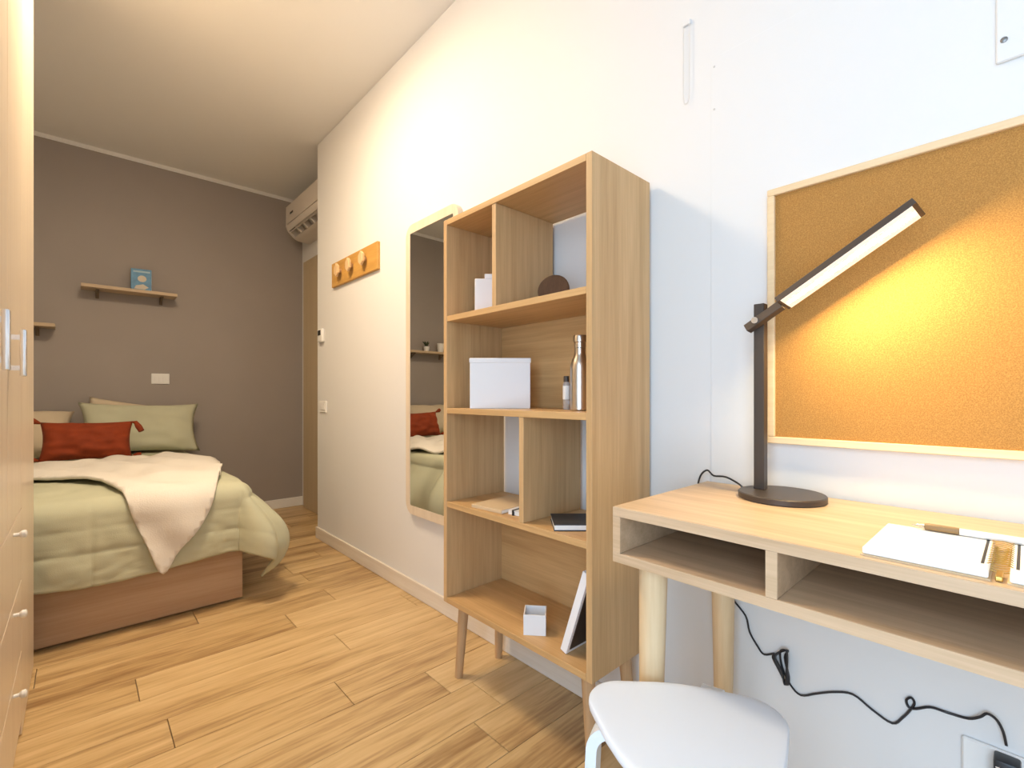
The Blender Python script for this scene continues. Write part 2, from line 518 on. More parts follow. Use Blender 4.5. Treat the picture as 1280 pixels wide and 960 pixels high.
# duvet surface: (s, t) on the cloth -> world point
DX, DY, DZ, RHO = 0.565, 2.615, 0.565, 0.065
def drape(s, t, lift=0.0):
    a, b = s - (DX), (DY) - t
    q = math.pi / 2 * RHO
    nz = noise.noise(Vector((s * 5, t * 5, 3.1)))
    nf = noise.noise(Vector((s * 13 + 4, t * 13, 9.7)))
    if a <= 0 and b <= 0:
        puff = 0.012 * nz + 0.005 * nf
        edge = min(1, min(-a, -b) / 0.15)
        return Vector((s, t, DZ + 0.012 * edge + puff * edge + lift))
    da, db = max(a, 0), max(b, 0)
    dist = math.hypot(da, db)
    phi = math.atan2(db, da)             # 0 = right side, 90 deg = foot side
    side = math.cos(phi) ** 2
    corner = math.sin(2 * phi)
    if dist < q:
        an = dist / RHO
        out = (RHO + lift) * math.sin(an)
        dn = RHO - (RHO + lift) * math.cos(an)
    else:
        e = dist - q
        amp = 0.012 * (1 - side) + 0.140 * side + 0.085 * corner
        out = RHO + lift + amp * math.sin(min(e / 0.46, 1.0) * math.pi * 0.90)
        dn = RHO + e * (0.985 - 0.09 * side)
    g = min(1, dist / 0.3)
    # hanging folds
    fold = 0.0
    if a > 0 and b <= 0:
        fold = 0.034 * math.sin(t * 11 + 1.0) + 0.014 * math.sin(t * 27)
    elif a > 0 and b > 0:
        fold = 0.030 * math.sin(DY * 11 + 1.0) * side + 0.034 * math.sin(phi * 7.0 + 0.2) * corner
    if b > 0:
        fold += (0.007 * math.sin(s * 17 + 2) + 0.007 * nf + 0.004 * noise.noise(Vector((s * 18, t * 55, 2.2)))) * (1 - side)
        fold += 0.006 * nz
        # packing creases pressed into the cotton
        for sc in (0.035, -0.33):
            fold -= 0.007 * math.exp(-((s - sc) / 0.011) ** 2) * (1 - side)
        for tc in (0.14, 0.235):
            fold -= 0.006 * math.exp(-((b - tc) / 0.010) ** 2) * (1 - side)
    out += fold * g
    return Vector((DX + out * math.cos(phi) if a > 0 else s,
                   DY - out * math.sin(phi) if b > 0 else t,
                   max(DZ - dn, 0.016)))

def hem_r(t):
    return 0.425 + 0.03 * math.sin(t * 5)
def hem_f(s):
    return 0.365 + 0.012 * math.sin(s * 9 + 0.5) - 0.02 * min(1, max(0, s))
bm = BM()
NS, NT = 170, 220
grid = []
for i in range(NS + 1):
    row = []
    for j in range(NT + 1):
        u, v = i / NS, j / NT
        smax = DX + hem_r(2.6 + 1.5 * v)
        s = -0.58 + (smax + 0.58) * u
        tmin = DY - hem_f(min(s, DX))
        if s > DX:
            tmin += 0.05 * ((s - DX) / 0.4) ** 2
        tt = tmin + (4.38 - tmin) * v
        row.append(bm.verts.new(drape(s, tt)))
    grid.append(row)
for i in range(NS):
    for j in range(NT):
        bm.faces.new((grid[i][j], grid[i + 1][j], grid[i + 1][j + 1], grid[i][j + 1]))
du = obj('duvet', bm, 'sage', None, 180)
sm = du.modifiers.new('thick', 'SOLIDIFY')
sm.thickness = 0.012
sm.offset = 1
tag(du, 'sage green cotton duvet draped over the bed', 'duvet')

# cream throw
poly = [(-0.56, 3.36), (-0.35, 3.24), (-0.16, 3.15), (-0.03, 2.99), (0.07, 2.82), (0.12, 2.64), (0.165, 2.50), (0.215, 2.36), (0.262, 2.245),
        (0.33, 2.34), (0.41, 2.44), (0.455, 2.53), (0.50, 2.66), (0.545, 2.85), (0.58, 3.05), (0.605, 3.30), (0.60, 3.55), (0.585, 3.70),
        (0.45, 3.73), (0.25, 3.70), (0.10, 3.74), (-0.10, 3.66), (-0.30, 3.69), (-0.56, 3.72)]
sp = catmull([(p[0], p[1], 0) for p in poly], 4, True)
bm = BM()
bm.faces.new([bm.verts.new(p) for p in sp])
for k in range(1, 60):
    for co_, no in (((-0.6 + k * 0.022, 0, 0), (1, 0, 0)), ((0, 2.2 + k * 0.028, 0), (0, 1, 0))):
        bmesh.ops.bisect_plane(bm, geom=bm.verts[:] + bm.edges[:] + bm.faces[:], plane_co=co_, plane_no=no, dist=1e-5)
for v in bm.verts:
    s, tt = v.co.x, v.co.y
    bump = 0.034 + 0.010 * noise.noise(Vector((s * 6, tt * 6, 0.3))) + 0.012 * math.sin(s * 22 + tt * 13 + 2 * noise.noise(Vector((s * 3, tt * 3, 5))))
    if tt > 2.95:
        bump += 0.016 * (0.5 + noise.noise(Vector((s * 11, tt * 9, 7.3)))) * min(1, (tt - 2.95) / 0.2)
    v.co = drape(s, tt, bump)
th = obj('throw_blanket', bm, 'throw', None, 180)
sm = th.modifiers.new('thick', 'SOLIDIFY')
sm.thickness = 0.014
sm.offset = 0
tag(th, 'ivory fleece throw lying across the green duvet with a pointed corner hanging', 'blanket')

def pillow(bm, w, h, T, n=26, pinch=0.10, seed=0.0, wr=0.006):
    """cushion standing in xz, thickness along y, base at z=0"""
    sides = []
    for sgn in (-1, 1):
        g = []
        for i in range(n + 1):
            row = []
            for j in range(n + 1):
                u, v = 2 * i / n - 1, 2 * j / n - 1
                px = u * w / 2 * (1 - pinch * (1 - v * v) * 0.0 - pinch * 0.5 * (1 - abs(v) ** 2) * abs(u) ** 3)
                pz = v * h / 2 * (1 - pinch * 0.5 * (1 - abs(u) ** 2) * abs(v) ** 3)
                th_ = T / 2 * max(0.0, (1 - abs(u) ** 3.0)) ** 0.55 * max(0.0, (1 - abs(v) ** 3.0)) ** 0.55
                th_ += wr * noise.noise(Vector((u * 3 + seed, v * 3, sgn))) * min(1, th_ / (T * 0.3))
                row.append((px, sgn * th_, pz + h / 2))
            g.append(row)
        sides.append(g)
    vs = [[[None] * (n + 1) for _ in range(n + 1)] for _ in range(2)]
    for k in range(2):
        for i in range(n + 1):
            for j in range(n + 1):
                if k == 1 and (i in (0, n) or j in (0, n)):
                    vs[1][i][j] = vs[0][i][j]
                else:
                    vs[k][i][j] = bm.verts.new(sides[k][i][j])
    for k in range(2):
        for i in range(n):
            for j in range(n):
                f = [vs[k][i][j], vs[k][i + 1][j], vs[k][i + 1][j + 1], vs[k][i][j + 1]]
                bm.faces.new(f if k == 0 else f[::-1])
    return bm

p = obj('bed_pillow', pillow(BM(), 0.68, 0.37, 0.14, seed=1, pinch=0.22, wr=0.012), 'sage2', None, 180, loc=(0.322, 4.16, 0.596), rot=(R(-20), R(1.5), 0))
tag(p, 'sage green pillow leaning against the grey wall', 'pillow')
p = obj('bed_pillow', pillow(BM(), 0.52, 0.34, 0.075, seed=4), 'cream', None, 180, loc=(0.250, 4.385, 0.61), rot=(R(-6), R(10.0), 0))
tag(p, 'cream pillow tucked behind the green pillow, one corner showing', 'pillow')
p = obj('bed_pillow', pillow(BM(), 0.62, 0.40, 0.17, seed=8, pinch=0.2, wr=0.012), 'cream', None, 180, loc=(-0.335, 4.10, 0.612), rot=(R(-46), 0, 0))
tag(p, 'cream pillow behind the rust cushion beside the wardrobe', 'pillow')
t = thing('cushion', 'rust orange velvet cushion with tassels at its corners', 'cushion', (0.035, 3.84, 0.606), (R(-20), R(1), R(-2)))
obj('cover', pillow(BM(), 0.43, 0.245, 0.13, seed=3, pinch=0.16, wr=0.02), 'rust', t, 180)
for sx, sz in ((-1, 0), (-1, 1), (1, 0), (1, 1)):
    bm = BM()
    x, z = sx * 0.212, 0.238 if sz else 0.012
    dz = -0.065 if (sx > 0 and sz) else (0.02 if sz else 0.004)
    tube(bm, [(x, 0, z), (x + sx * 0.015, -0.004, z + dz * 0.1 + 0.004), (x + sx * 0.03, -0.010, z + dz * 0.5), (x + sx * 0.045, -0.012, z + dz)], [0.006, 0.012, 0.018, 0.016], 10)
    obj('tassel', bm, 'rust', t, 40)

# ------------------------------------------------------------------ wall shelves, book, pots
def wall_shelf(x0, x1, z, label):
    t = thing('wall_shelf', label, 'shelf', ((x0 + x1) / 2, YB, z))
    L = x1 - x0
    pbox('board', 'shelf', t, -L / 2, L / 2, -0.15, 0, -0.022, 0, bev=0.001)
    for sx in (-1, 1):
        bm = BM()
        x = sx * L * 0.34
        box(bm, x - 0.009, x + 0.009, -0.09, 0, -0.032, -0.022)
        box(bm, x - 0.009, x + 0.009, -0.010, 0, -0.075, -0.032)
        tube(bm, [(x, -0.075, -0.030), (x, -0.004, -0.070)], 0.006, 6)
        obj('bracket', bm, 'bracket', t)
    return t
wall_shelf(0.007, 0.543, 1.762, 'small wooden wall shelf holding the blue book')
wall_shelf(-0.66, -0.120, 1.472, 'small wooden wall shelf with pots, end showing past the wardrobe')
t = thing('book', 'blue picture book standing on the wall shelf', 'book', (0.335, 4.40, 1.762), (R(-4), 0, R(-8)))
pbox('cover', 'blue', t, -0.060, 0.060, -0.012, 0.012, 0, 0.165, bev=0.002)
pbox('pages', 'paper', t, -0.056, 0.0605, -0.009, 0.009, 0.003, 0.1655)
pbox('title_band', 'pale_blue', t, -0.046, 0.052, -0.0135, -0.012, 0.138, 0.150)
bm = BM()
prism(bm, [(0.005 + 0.026 * math.cos(a), 0.092 + 0.024 * math.sin(a)) for a in [i * math.pi / 8 for i in range(16)]], lambda q: (q[0], -0.0138, q[1]), lambda q: (q[0], -0.012, q[1]))
obj('cover_print', bm, 'pale_print', t)
bm = BM()
prism(bm, [(-0.040, 0.016), (0.020, 0.014), (0.044, 0.030), (0.012, 0.052), (-0.030, 0.040)], lambda q: (q[0], -0.0137, q[1]), lambda q: (q[0], -0.012, q[1]))
obj('cover_print', bm, 'pale_print', t)
def pot(x, label, r, h, plant=True):
    t = thing('potted_plant' if plant else 'vase', label, 'plant' if plant else 'vase', (x, 4.40, 1.472))
    obj('pot', lathe(BM(), [(r * 0.75, 0), (r * 0.95, h * 0.5), (r, h), (r * 0.88, h), (r * 0.85, h * 0.85)], 20), 'white_plastic', t, 40)
    if plant:
        for k in range(9):
            a = k * 2.4
            bm = BM()
            e = Vector((math.cos(a), math.sin(a), 0))
            l = 0.03 + 0.012 * (k % 3)
            pts = [e * 0.004 + Vector((0, 0, h * 0.8)), e * l * 0.4 + Vector((0, 0, h + l * 0.7)), e * l * 0.8 + Vector((0, 0, h + l))]
            tube(bm, pts, [0.003, 0.009, 0.002], 5)
            obj('leaf', bm, 'leaf', t, 60)
pot(-0.36, 'tiny dark green plant in a white pot on the wall shelf', 0.032, 0.055)
pot(-0.54, 'small round white vase on the wall shelf', 0.038, 0.10, False)

# socket on the back wall
t = thing('wall_socket', 'white rectangular socket plate on the grey wall above the bed', 'socket', (0.455, YB, 1.125))
pbox('plate', 'white_plastic', t, -0.056, 0.056, -0.009, 0, -0.04, 0.04, bev=0.003)
for k in (-1, 0, 1):
    pbox('module', 'white_plastic', t, k * 0.024 - 0.0105, k * 0.024 + 0.0105, -0.0115, -0.009, -0.022, 0.022, bev=0.001)

# ------------------------------------------------------------------ air conditioner in the recess
t = thing('air_conditioner', 'white split air conditioner mounted high in the recess', 'air conditioner', (XR, 3.90, 2.33))
prof = [(-0.001, 0.29), (-0.17, 0.29), (-0.198, 0.275), (-0.20, 0.11), (-0.185, 0.07), (-0.135, 0.022), (-0.10, 0.006), (-0.001, 0.0)]
sa, sb = Vector((-0.185, 0.07)), Vector((-0.135, 0.022))      # slanted lower face
inn = Vector((0.692, 0.722))                                    # into the body
o0, o1 = sa.lerp(sb, 0.04), sa.lerp(sb, 0.97)
notched = prof[:3] + [(-0.1998, 0.122), (-0.180, 0.122), (-0.180, 0.113), (-0.20, 0.113), prof[3], prof[4], tuple(o0), tuple(o0 + inn * 0.065), tuple(o1 + inn * 0.065), tuple(o1)] + prof[5:]
obj('body', prism(BM(), notched, lambda q: (q[0], -0.345, q[1]), lambda q: (q[0], 0.345, q[1])), 'ac', t, 30)
for y0, y1 in ((-0.38, -0.3452), (0.3452, 0.38)):
    obj('end_cap', prism(BM(), prof, lambda q: (q[0], y0, q[1]), lambda q: (q[0], y1, q[1])), 'ac', t, 30)
pbox('display', 'dark', t, -0.2015, -0.198, 0.20, 0.27, 0.185, 0.20)
def in_outlet(q0, q1, y0, y1, d0, d1):
    a, b = sa.lerp(sb, q0), sa.lerp(sb, q1)
    pts = [a + inn * d0, b + inn * d0, b + inn * d1, a + inn * d1]
    return prism(BM(), [tuple(v) for v in pts], lambda q: (q[0], y0, q[1]), lambda q: (q[0], y1, q[1]))
obj('louver', in_outlet(0.16, 0.27, -0.34, 0.34, 0.0, 0.03), 'ac', t)
for y in (0.20, 0.05, -0.1, -0.25):
    obj('vane', in_outlet(0.30, 0.94, y - 0.008, y + 0.008, 0.004, 0.05), 'ac', t)

# ------------------------------------------------------------------ peg rack
t = thing('coat_rack', 'honey coloured wooden wall rack with three pale pegs', 'coat rack', (XW, 2.75, 1.70))
pbox('back_board', 'rack', t, -0.018, 0, -0.32, 0.32, 0, 0.155, bev=0.002)
for y in (0.175, 0.005, -0.175):
    bm = BM()
    lathe(bm, [(0.012, 0), (0.012, 0.012), (0.037, 0.020), (0.037, 0.032), (0.031, 0.035)], 6)
    for v in bm.verts:
        v.co.x *= 1.12
        v.co.y *= 0.85
    obj('peg', bm, 'peg', t, None, loc=(-0.018, y, 0.085), rot=(0, R(-90), 0))

# ------------------------------------------------------------------ thermostat and switch
t = thing('thermostat', 'small white thermostat with a dark screen at the wall corner', 'thermostat', (XW, 3.275, 1.41))
pbox('case', 'white_plastic', t, -0.022, 0, -0.042, 0.042, -0.045, 0.045, bev=0.006, seg=2, smooth=40)
pbox('screen', 'dark', t, -0.0235, -0.021, -0.022, 0.026, 0.0, 0.034)
t = thing('light_switch', 'white light switch plate low on the wall near the corner', 'switch', (XW, 3.25, 0.922))
pbox('plate', 'white_plastic', t, -0.010, 0, -0.06, 0.06, -0.04, 0.04, bev=0.003)
for k in (-1, 1):
    pbox('rocker', 'white_plastic', t, -0.014, -0.010, k * 0.02 - 0.017, k * 0.02 + 0.017, -0.022, 0.022, bev=0.001)

# ------------------------------------------------------------------ mirror
MY0, MY1, MZ0, MZ1 = 1.657, 2.103, 0.412, 1.842
t = thing('wall_mirror', 'tall wall mirror with a pale rounded wooden frame', 'mirror', (XW, (MY0 + MY1) / 2, MZ0))
wy, hz = (MY1 - MY0) / 2, MZ1 - MZ0
outer = rrect(-wy, wy, 0, hz, 0.06, 8)
inner = rrect(-wy + 0.040, wy - 0.040, 0.045, hz - 0.045, 0.008, 8)
bm = BM()
n = len(outer)
rings = []
for pts, x in ((outer, -0.001), (outer, -0.024), ([(a * 0.992, b * 0.997 + 0.002) for a, b in outer], -0.028), (inner, -0.028), (inner, -0.001)):
    rings.append([bm.verts.new((x, q[0], q[1])) for q in pts])
for a, b in zip(rings, rings[1:]):
    for i in range(n):
        bm.faces.new((a[i], a[(i + 1) % n], b[(i + 1) % n], b[i]))
obj('frame', bm, 'mirror_wood', t, 35)
obj('glass', prism(BM(), rrect(-wy + 0.0405, wy - 0.0405, 0.0455, hz - 0.0455, 0.008, 4), lambda q: (-0.002, q[0], q[1]), lambda q: (-0.0265, q[0], q[1])), 'mirror', t)

# ------------------------------------------------------------------ bookcase
KX0, KX1, KY0, KY1 = 0.95, 1.2185, 0.739, 1.395
t = thing('bookcase', 'open light oak bookcase on tapered legs', 'bookcase', (0, 0, 0))
Tk = 0.019
Z = [0.272, 0.608, 0.936, 1.259, 1.597]
pbox('side_panel', 'oak', t, KX0, KX1, KY0, KY0 + Tk, 0.272, 1.616, bev=0.0008)
pbox('side_panel', 'oak', t, KX0, KX1, KY1 - Tk, KY1, 0.272, 1.616, bev=0.0008)
e = 0.0004
pbox('top_panel', 'oak_y', t, KX0, KX1, KY0 + Tk + e, KY1 - Tk - e, 1.597, 1.616, bev=0.0008)
pbox('bottom_panel', 'oak_y', t, KX0, KX1, KY0 + Tk + e, KY1 - Tk - e, 0.272, 0.291, bev=0.0008)
for z in Z[1:4]:
    pbox('shelf', 'oak_y', t, KX0 + 0.001, KX1 - 0.006, KY0 + Tk + e, KY1 - Tk - e, z, z + Tk, bev=0.0008)
pbox('divider', 'oak', t, KX0 + 0.002, KX1 - 0.006, 1.113, 1.132, Z[3] + Tk + e, Z[4] - e, bev=0.0008)
pbox('divider', 'oak', t, KX0 + 0.002, KX1 - 0.006, 0.990, 1.009, Z[1] + Tk + e, Z[2] - e, bev=0.0008)
pbox('back_panel', 'oak_y', t, KX1 - 0.012, KX1 - 0.007, 1.1325, KY1 - Tk - e, Z[3] + Tk + e, Z[4] - e)
pbox('back_panel', 'oak_y', t, KX1 - 0.012, KX1 - 0.007, KY0 + Tk + e, KY1 - Tk - e, Z[2] + Tk + e, Z[3] - e)
pbox('back_panel', 'oak_y', t, KX1 - 0.012, KX1 - 0.007, KY0 + Tk + e, KY1 - Tk - e, 0.291 + e, Z[1] - e)
for sx, sy in ((0, 0), (0, 1), (1, 0), (1, 1)):
    x = KX0 + 0.052 if sx == 0 else KX1 - 0.05
    y = KY0 + 0.055 if sy == 0 else KY1 - 0.052
    fx = -0.008 if sx == 0 else 0.012
    fy = 0.022 if sy else -0.022
    bm = BM()
    n = 20
    rs = []
    for k, (zz, rr) in enumerate(((0, 0.0140), (0.135, 0.0165), (0.272, 0.0190))):
        f = 1 - zz / 0.272
        rs.append([bm.verts.new((x + fx * f + rr * math.cos(2 * math.pi * i / n), y + fy * f + rr * math.sin(2 * math.pi * i / n), zz)) for i in range(n)])
    for a, b in zip(rs, rs[1:]):
        for i in range(n):
            bm.faces.new((a[i], a[(i + 1) % n], b[(i + 1) % n], b[i]))
    bm.faces.new(rs[0][::-1])
    bm.faces.new(rs[-1])
    obj('leg', bm, 'oak_leg', t, 40)

# things on the bookcase ------------------------------------------------
FACE = R(-YAW)         # a box turned to face along the camera's heading
def cam_xy(D, u):
    """ground position at depth D along heading seen under pixel column u (used to measure the photo)"""
    r = (u - 640) / FPX
    return (D * (r * math.cos(R(YAW)) + math.sin(R(YAW))), D * (-r * math.sin(R(YAW)) + math.cos(R(YAW))))
x, y = cam_xy(1.595, 625.5)
t = thing('storage_box', 'white rectangular box standing on the middle bookcase shelf', 'box', (x, y, Z[2] + Tk), (0, 0, FACE))
pbox('body', 'card', t, -0.100, 0.100, -0.035, 0.035, 0, 0.158, bev=0.002)
pbox('lid', 'card', t, -0.102, 0.102, -0.037, 0.037, 0.152, 0.168, bev=0.002)
x, y = cam_xy(1.36, 725)
t = thing('water_bottle', 'brushed steel water bottle on the middle bookcase shelf', 'bottle', (x, y, Z[2] + Tk))
obj('body', lathe(BM(), [(0.025, 0), (0.0285, 0.004), (0.0285, 0.118), (0.0275, 0.132), (0.023, 0.146), (0.0175, 0.157), (0.0158, 0.165), (0.0158, 0.180)], 36), 'steel', t, 40)
obj('cap', lathe(BM(), [(0.0165, 0.181), (0.0165, 0.196), (0.0195, 0.198), (0.0195, 0.213), (0.018, 0.217)], 36), 'steel', t, 30)
x, y = cam_xy(1.46, 708)
t = thing('spray_vial', 'tiny clear bottle with a pale label beside the steel bottle', 'bottle', (x, y, Z[2] + Tk))
obj('body', lathe(BM(), [(0.010, 0), (0.011, 0.002), (0.011, 0.080), (0.008, 0.086)], 20), 'clear', t, 40)
obj('label_wrap', lathe(BM(), [(0.0113, 0.032), (0.0113, 0.074)], 20, cap=False), 'paper', t, 40)
obj('cap', lathe(BM(), [(0.009, 0.086), (0.009, 0.102), (0.008, 0.104)], 20), 'bronze', t, 40)
x, y = cam_xy(1.66, 610)
t = thing('candle_box', 'small upright white box in the narrow top bookcase compartment', 'box', (x, y, Z[3] + Tk), (0, 0, FACE))
pbox('body', 'card', t, -0.044, 0.044, -0.03, 0.03, 0, 0.125, bev=0.002)
pbox('flap', 'card', t, -0.010, 0.044, -0.03, 0.03, 0.125, 0.141, bev=0.001)
x, y = cam_xy(1.47, 692)
t = thing('wooden_disc', 'dark brown round wooden disc leaning on the top bookcase shelf', 'ornament', (x, y, Z[3] + Tk), (0, 0, FACE + R(-20)))
bm = BM()
lathe(bm, [(0.047, -0.006), (0.050, -0.004), (0.050, 0.004), (0.047, 0.006)], 40)
bmesh.ops.rotate(bm, verts=bm.verts[:], matrix=Matrix.Rotation(R(75), 3, 'X'))
zmin = min(v.co.z for v in bm.verts)
bmesh.ops.translate(bm, verts=bm.verts[:], vec=(0, 0, -zmin))
obj('disc', bm, 'brownlid', t, 15)
pbox('stand', 'brownlid', t, -0.02, 0.02, 0.012, 0.034, 0, 0.012, bev=0.002)
# kraft notebook and white notebook, left compartment
t = thing('kraft_notebook', 'flat kraft coloured notebook lying on the lower bookcase shelf', 'notebook', (1.062, 1.190, Z[1] + Tk), (0, 0, R(6)))
pbox('cover', 'kraft', t, -0.095, 0.095, -0.068, 0.068, 0, 0.012, bev=0.001)
pbox('pages', 'paper', t, -0.093, 0.093, -0.0685, 0.066, 0.0015, 0.0105)
t = thing('strapped_notebook', 'small white notebook with a dark strap next to the kraft notebook', 'notebook', (1.065, 1.065, Z[1] + Tk), (0, 0, R(8)))
pbox('pages', 'paper', t, -0.070, 0.070, -0.042, 0.042, 0.001, 0.013)
pbox('cover', 'grey_cover', t, -0.072, 0.072, -0.043, 0.043, 0.013, 0.0155, bev=0.0005)
pbox('strap', 'black', t, -0.0735, 0.0735, 0.018, 0.025, 0.0, 0.0168)
# black notebook, right compartment
t = thing('black_notebook', 'charcoal hardcover notebook lying in the lower right bookcase compartment', 'notebook', (1.0600, 0.8640, Z[1] + Tk), (0, 0, FACE))
pbox('back_cover', 'charcoal', t, -0.0825, 0.0825, -0.060, 0.060, 0, 0.003, bev=0.0005)
pbox('pages', 'paper', t, -0.0805, 0.0805, -0.058, 0.058, 0.003, 0.016)
pbox('front_cover', 'charcoal', t, -0.0825, 0.0825, -0.060, 0.060, 0.016, 0.019, bev=0.0005)
# small open box
x, y = cam_xy(1.425, 669)
t = thing('open_box', 'small open white box on the bottom bookcase shelf', 'box', (x, y, 0.291), (0, 0, FACE + R(-6)))
a = 0.033
pbox('bottom', 'card', t, -a + 0.0035, a - 0.0035, -a + 0.0035, a - 0.0035, 0, 0.004)
for k, (x0, x1, y0, y1) in enumerate(((-a, a, -a, -a + 0.003), (-a, a, a - 0.003, a), (-a, -a + 0.003, -a + 0.0031, a - 0.0031), (a - 0.003, a, -a + 0.0031, a - 0.0031))):
    pbox('wall', 'card', t, x0, x1, y0, y1, 0, 0.060)
# leaning white board
t = thing('picture_frame', 'thin white picture frame leaning on the bottom bookcase shelf', 'picture frame', (1.075, 0.8525, 0.292), (R(18.5), 0, 0))
pbox('frame', 'card', t, -0.095, 0.095, -0.001, 0.021, 0, 0.25, bev=0.001)
pbox('shaded_backing', 'bronze', t, -0.085, 0.085, -0.0025, -0.001, 0.012, 0.24)  # dark brown sheet paints in the shadow on the frame's underside

# ------------------------------------------------------------------ cork board
t = thing('cork_board', 'framed cork pinboard on the white wall above the desk', 'cork board', (XW - 0.0016, -0.03, 0.886))
CW, CH, CF = 0.90, 0.603, 0.016
pbox('cork_sheet', 'cork', t, -0.012, -0.001, -CW / 2 + 0.006, CW / 2 - 0.006, 0.006, CH - 0.006)
pbox('frame_rail', 'cork_frame', t, -0.020, -0.001, -CW / 2, CW / 2, 0, CF, bev=0.0015)
pbox('frame_rail', 'cork_frame', t, -0.020, -0.001, -CW / 2, CW / 2, CH - CF, CH, bev=0.0015)
pbox('frame_rail', 'cork_frame', t, -0.020, -0.001, CW / 2 - CF, CW / 2, CF + 0.0002, CH - CF - 0.0002, bev=0.0015)
pbox('frame_rail', 'cork_frame', t, -0.020, -0.001, -CW / 2, -CW / 2 + CF, CF + 0.0002, CH - CF - 0.0002, bev=0.0015)

# white cover plates and bead chain high on the wall
t = thing('wall_panel', 'large thin white panel with tiny screws on the wall behind the cork board', 'panel', (XW, 0, 0))
pbox('board', 'wall', t, -0.0018, 0, -0.62, 0.565, 0.70, 1.888, bev=0.0008)
for z in (1.752, 1.864):
    obj('screw', lathe(BM(), [(0.0028, 0), (0.0028, 0.0006), (0.002, 0.001)], 12), 'screw_pale', t, 40, loc=(-0.0018, 0.556, z), rot=(0, R(-90), 0))
t = thing('wall_bracket', 'white bracket plate with one dark screw above the cork board', 'bracket', (XW - 0.0018, -0.08, 1.600))
pbox('plate', 'wall', t, -0.007, 0, -0.11, 0.118, 0, 0.60, bev=0.002)
obj('screw', lathe(BM(), [(0.005, 0), (0.005, 0.0015), (0.003, 0.0025)], 12), 'screw', t, 40, loc=(-0.007, 0.108, 0.038), rot=(0, R(-90), 0))
t = thing('bead_chain', 'white looped bead chain hanging on the white wall', 'bead chain', (XW - 0.006, 0.632, 1.80))
pts = [(0, 0.009, 0.22), (0, 0.009, 0.12), (0, 0.008, 0.02), (0, 0.0, 0.0), (0, -0.008, 0.02), (0, -0.009, 0.12), (0, -0.009, 0.22)]
obj('cord', tube(BM(), catmull(pts, 6), 0.0012, 6), 'wall', t, 60)
pbox('clip', 'wall', t, -0.001, 0.006, -0.012, 0.012, 0.215, 0.228, bev=0.002)

# ------------------------------------------------------------------ desk
DT = 0.774
EX0, EX1, EY0, EY1 = 0.802, 1.220, -0.62, 0.570
t = thing('desk', 'light oak desk with open compartments on round tapered legs', 'desk', (0, 0, 0))
pbox('desktop', 'desk_y', t, EX0, EX1, EY0, EY1, DT - 0.019, DT, bev=0.0015)
pbox('bottom_board', 'desk_y', t, EX0, EX1 - 0.01, EY0, EY1, 0.662, 0.681, bev=0.0012)
for y0, y1 in ((EY1 - 0.017, EY1), (EY0, EY0 + 0.017), (0.263, 0.280), (-0.35, -0.333)):
    nm = 'divider' if -0.4 < y0 < 0.4 else 'side_panel'
    pbox(nm, 'desk_y', t, EX0 + (0.001 if nm == 'divider' else 0), EX1 - 0.012, y0, y1, 0.6813, DT - 0.0193, bev=0.0008)
for a_ in ((EY0, EY1, DT - 0.019, DT - 0.0008), (EY0, EY1, 0.6625, 0.6808), (EY1 - 0.017, EY1, 0.6812, DT - 0.0194), (EY0, EY0 + 0.017, 0.6812, DT - 0.0194), (0.263, 0.280, 0.6812, DT - 0.0194), (-0.35, -0.333, 0.6812, DT - 0.0194)):
    pbox('edge_band', 'desk_y', t, EX0 - 0.0012, EX0 - 0.0001, *a_)
pbox('back_panel', 'desk_y', t, EX1 - 0.0115, EX1 - 0.004, EY0 + 0.001, EY1 - 0.001, 0.6813, DT - 0.0193)
for x, y, dx, dy in ((0.858, 0.512, -0.012, 0.004), (1.165, 0.505, 0.015, 0.004), (0.858, -0.562, -0.012, -0.004), (1.165, -0.555, 0.015, -0.004)):
    bm = BM()
    n = 28
    rs = []
    for zz, rr in ((0, 0.0165), (0.30, 0.0225), (0.6615, 0.0285)):
        f = 1 - zz / 0.6615
        rs.append([bm.verts.new((x + dx * f + rr * math.cos(2 * math.pi * i / n), y + dy * f + rr * math.sin(2 * math.pi * i / n), zz)) for i in range(n)])
    for a, b in zip(rs, rs[1:]):
        for i in range(n):
            bm.faces.new((a[i], a[(i + 1) % n], b[(i + 1) % n], b[i]))
    bm.faces.new(rs[0][::-1])
    bm.faces.new(rs[-1])
    obj('leg', bm, 'birch', t, 40)

# ------------------------------------------------------------------ desk lamp
LX, LY = 1.128, 0.362
t = thing('desk_lamp', 'dark bronze desk lamp with a glowing slanted bar on the desk', 'lamp', (LX, LY, DT))
obj('base', lathe(BM(), [(0.083, 0), (0.085, 0.002), (0.085, 0.012), (0.083, 0.014)], 56), 'bronze', t, 30)
PX, PY = 0.010, 0.046                      # pole on the base, towards its far rim
pbox('pole', 'bronze', t, PX - 0.011, PX + 0.011, PY - 0.011, PY + 0.011, 0.0142, 0.432, bev=0.001)
A = Vector((PX - 0.024, PY + 0.020, 0.375))          # arm start (just past the pole)
B = Vector((1.112 - LX, 0.130 - LY, 1.338 - DT))     # arm tip
d_ = (B - A).normalized()
up0 = (Vector((0, 0, 1)) - d_ * d_.z).normalized()
side0 = d_.cross(up0)                                 # horizontal across the arm
roll = R(14)
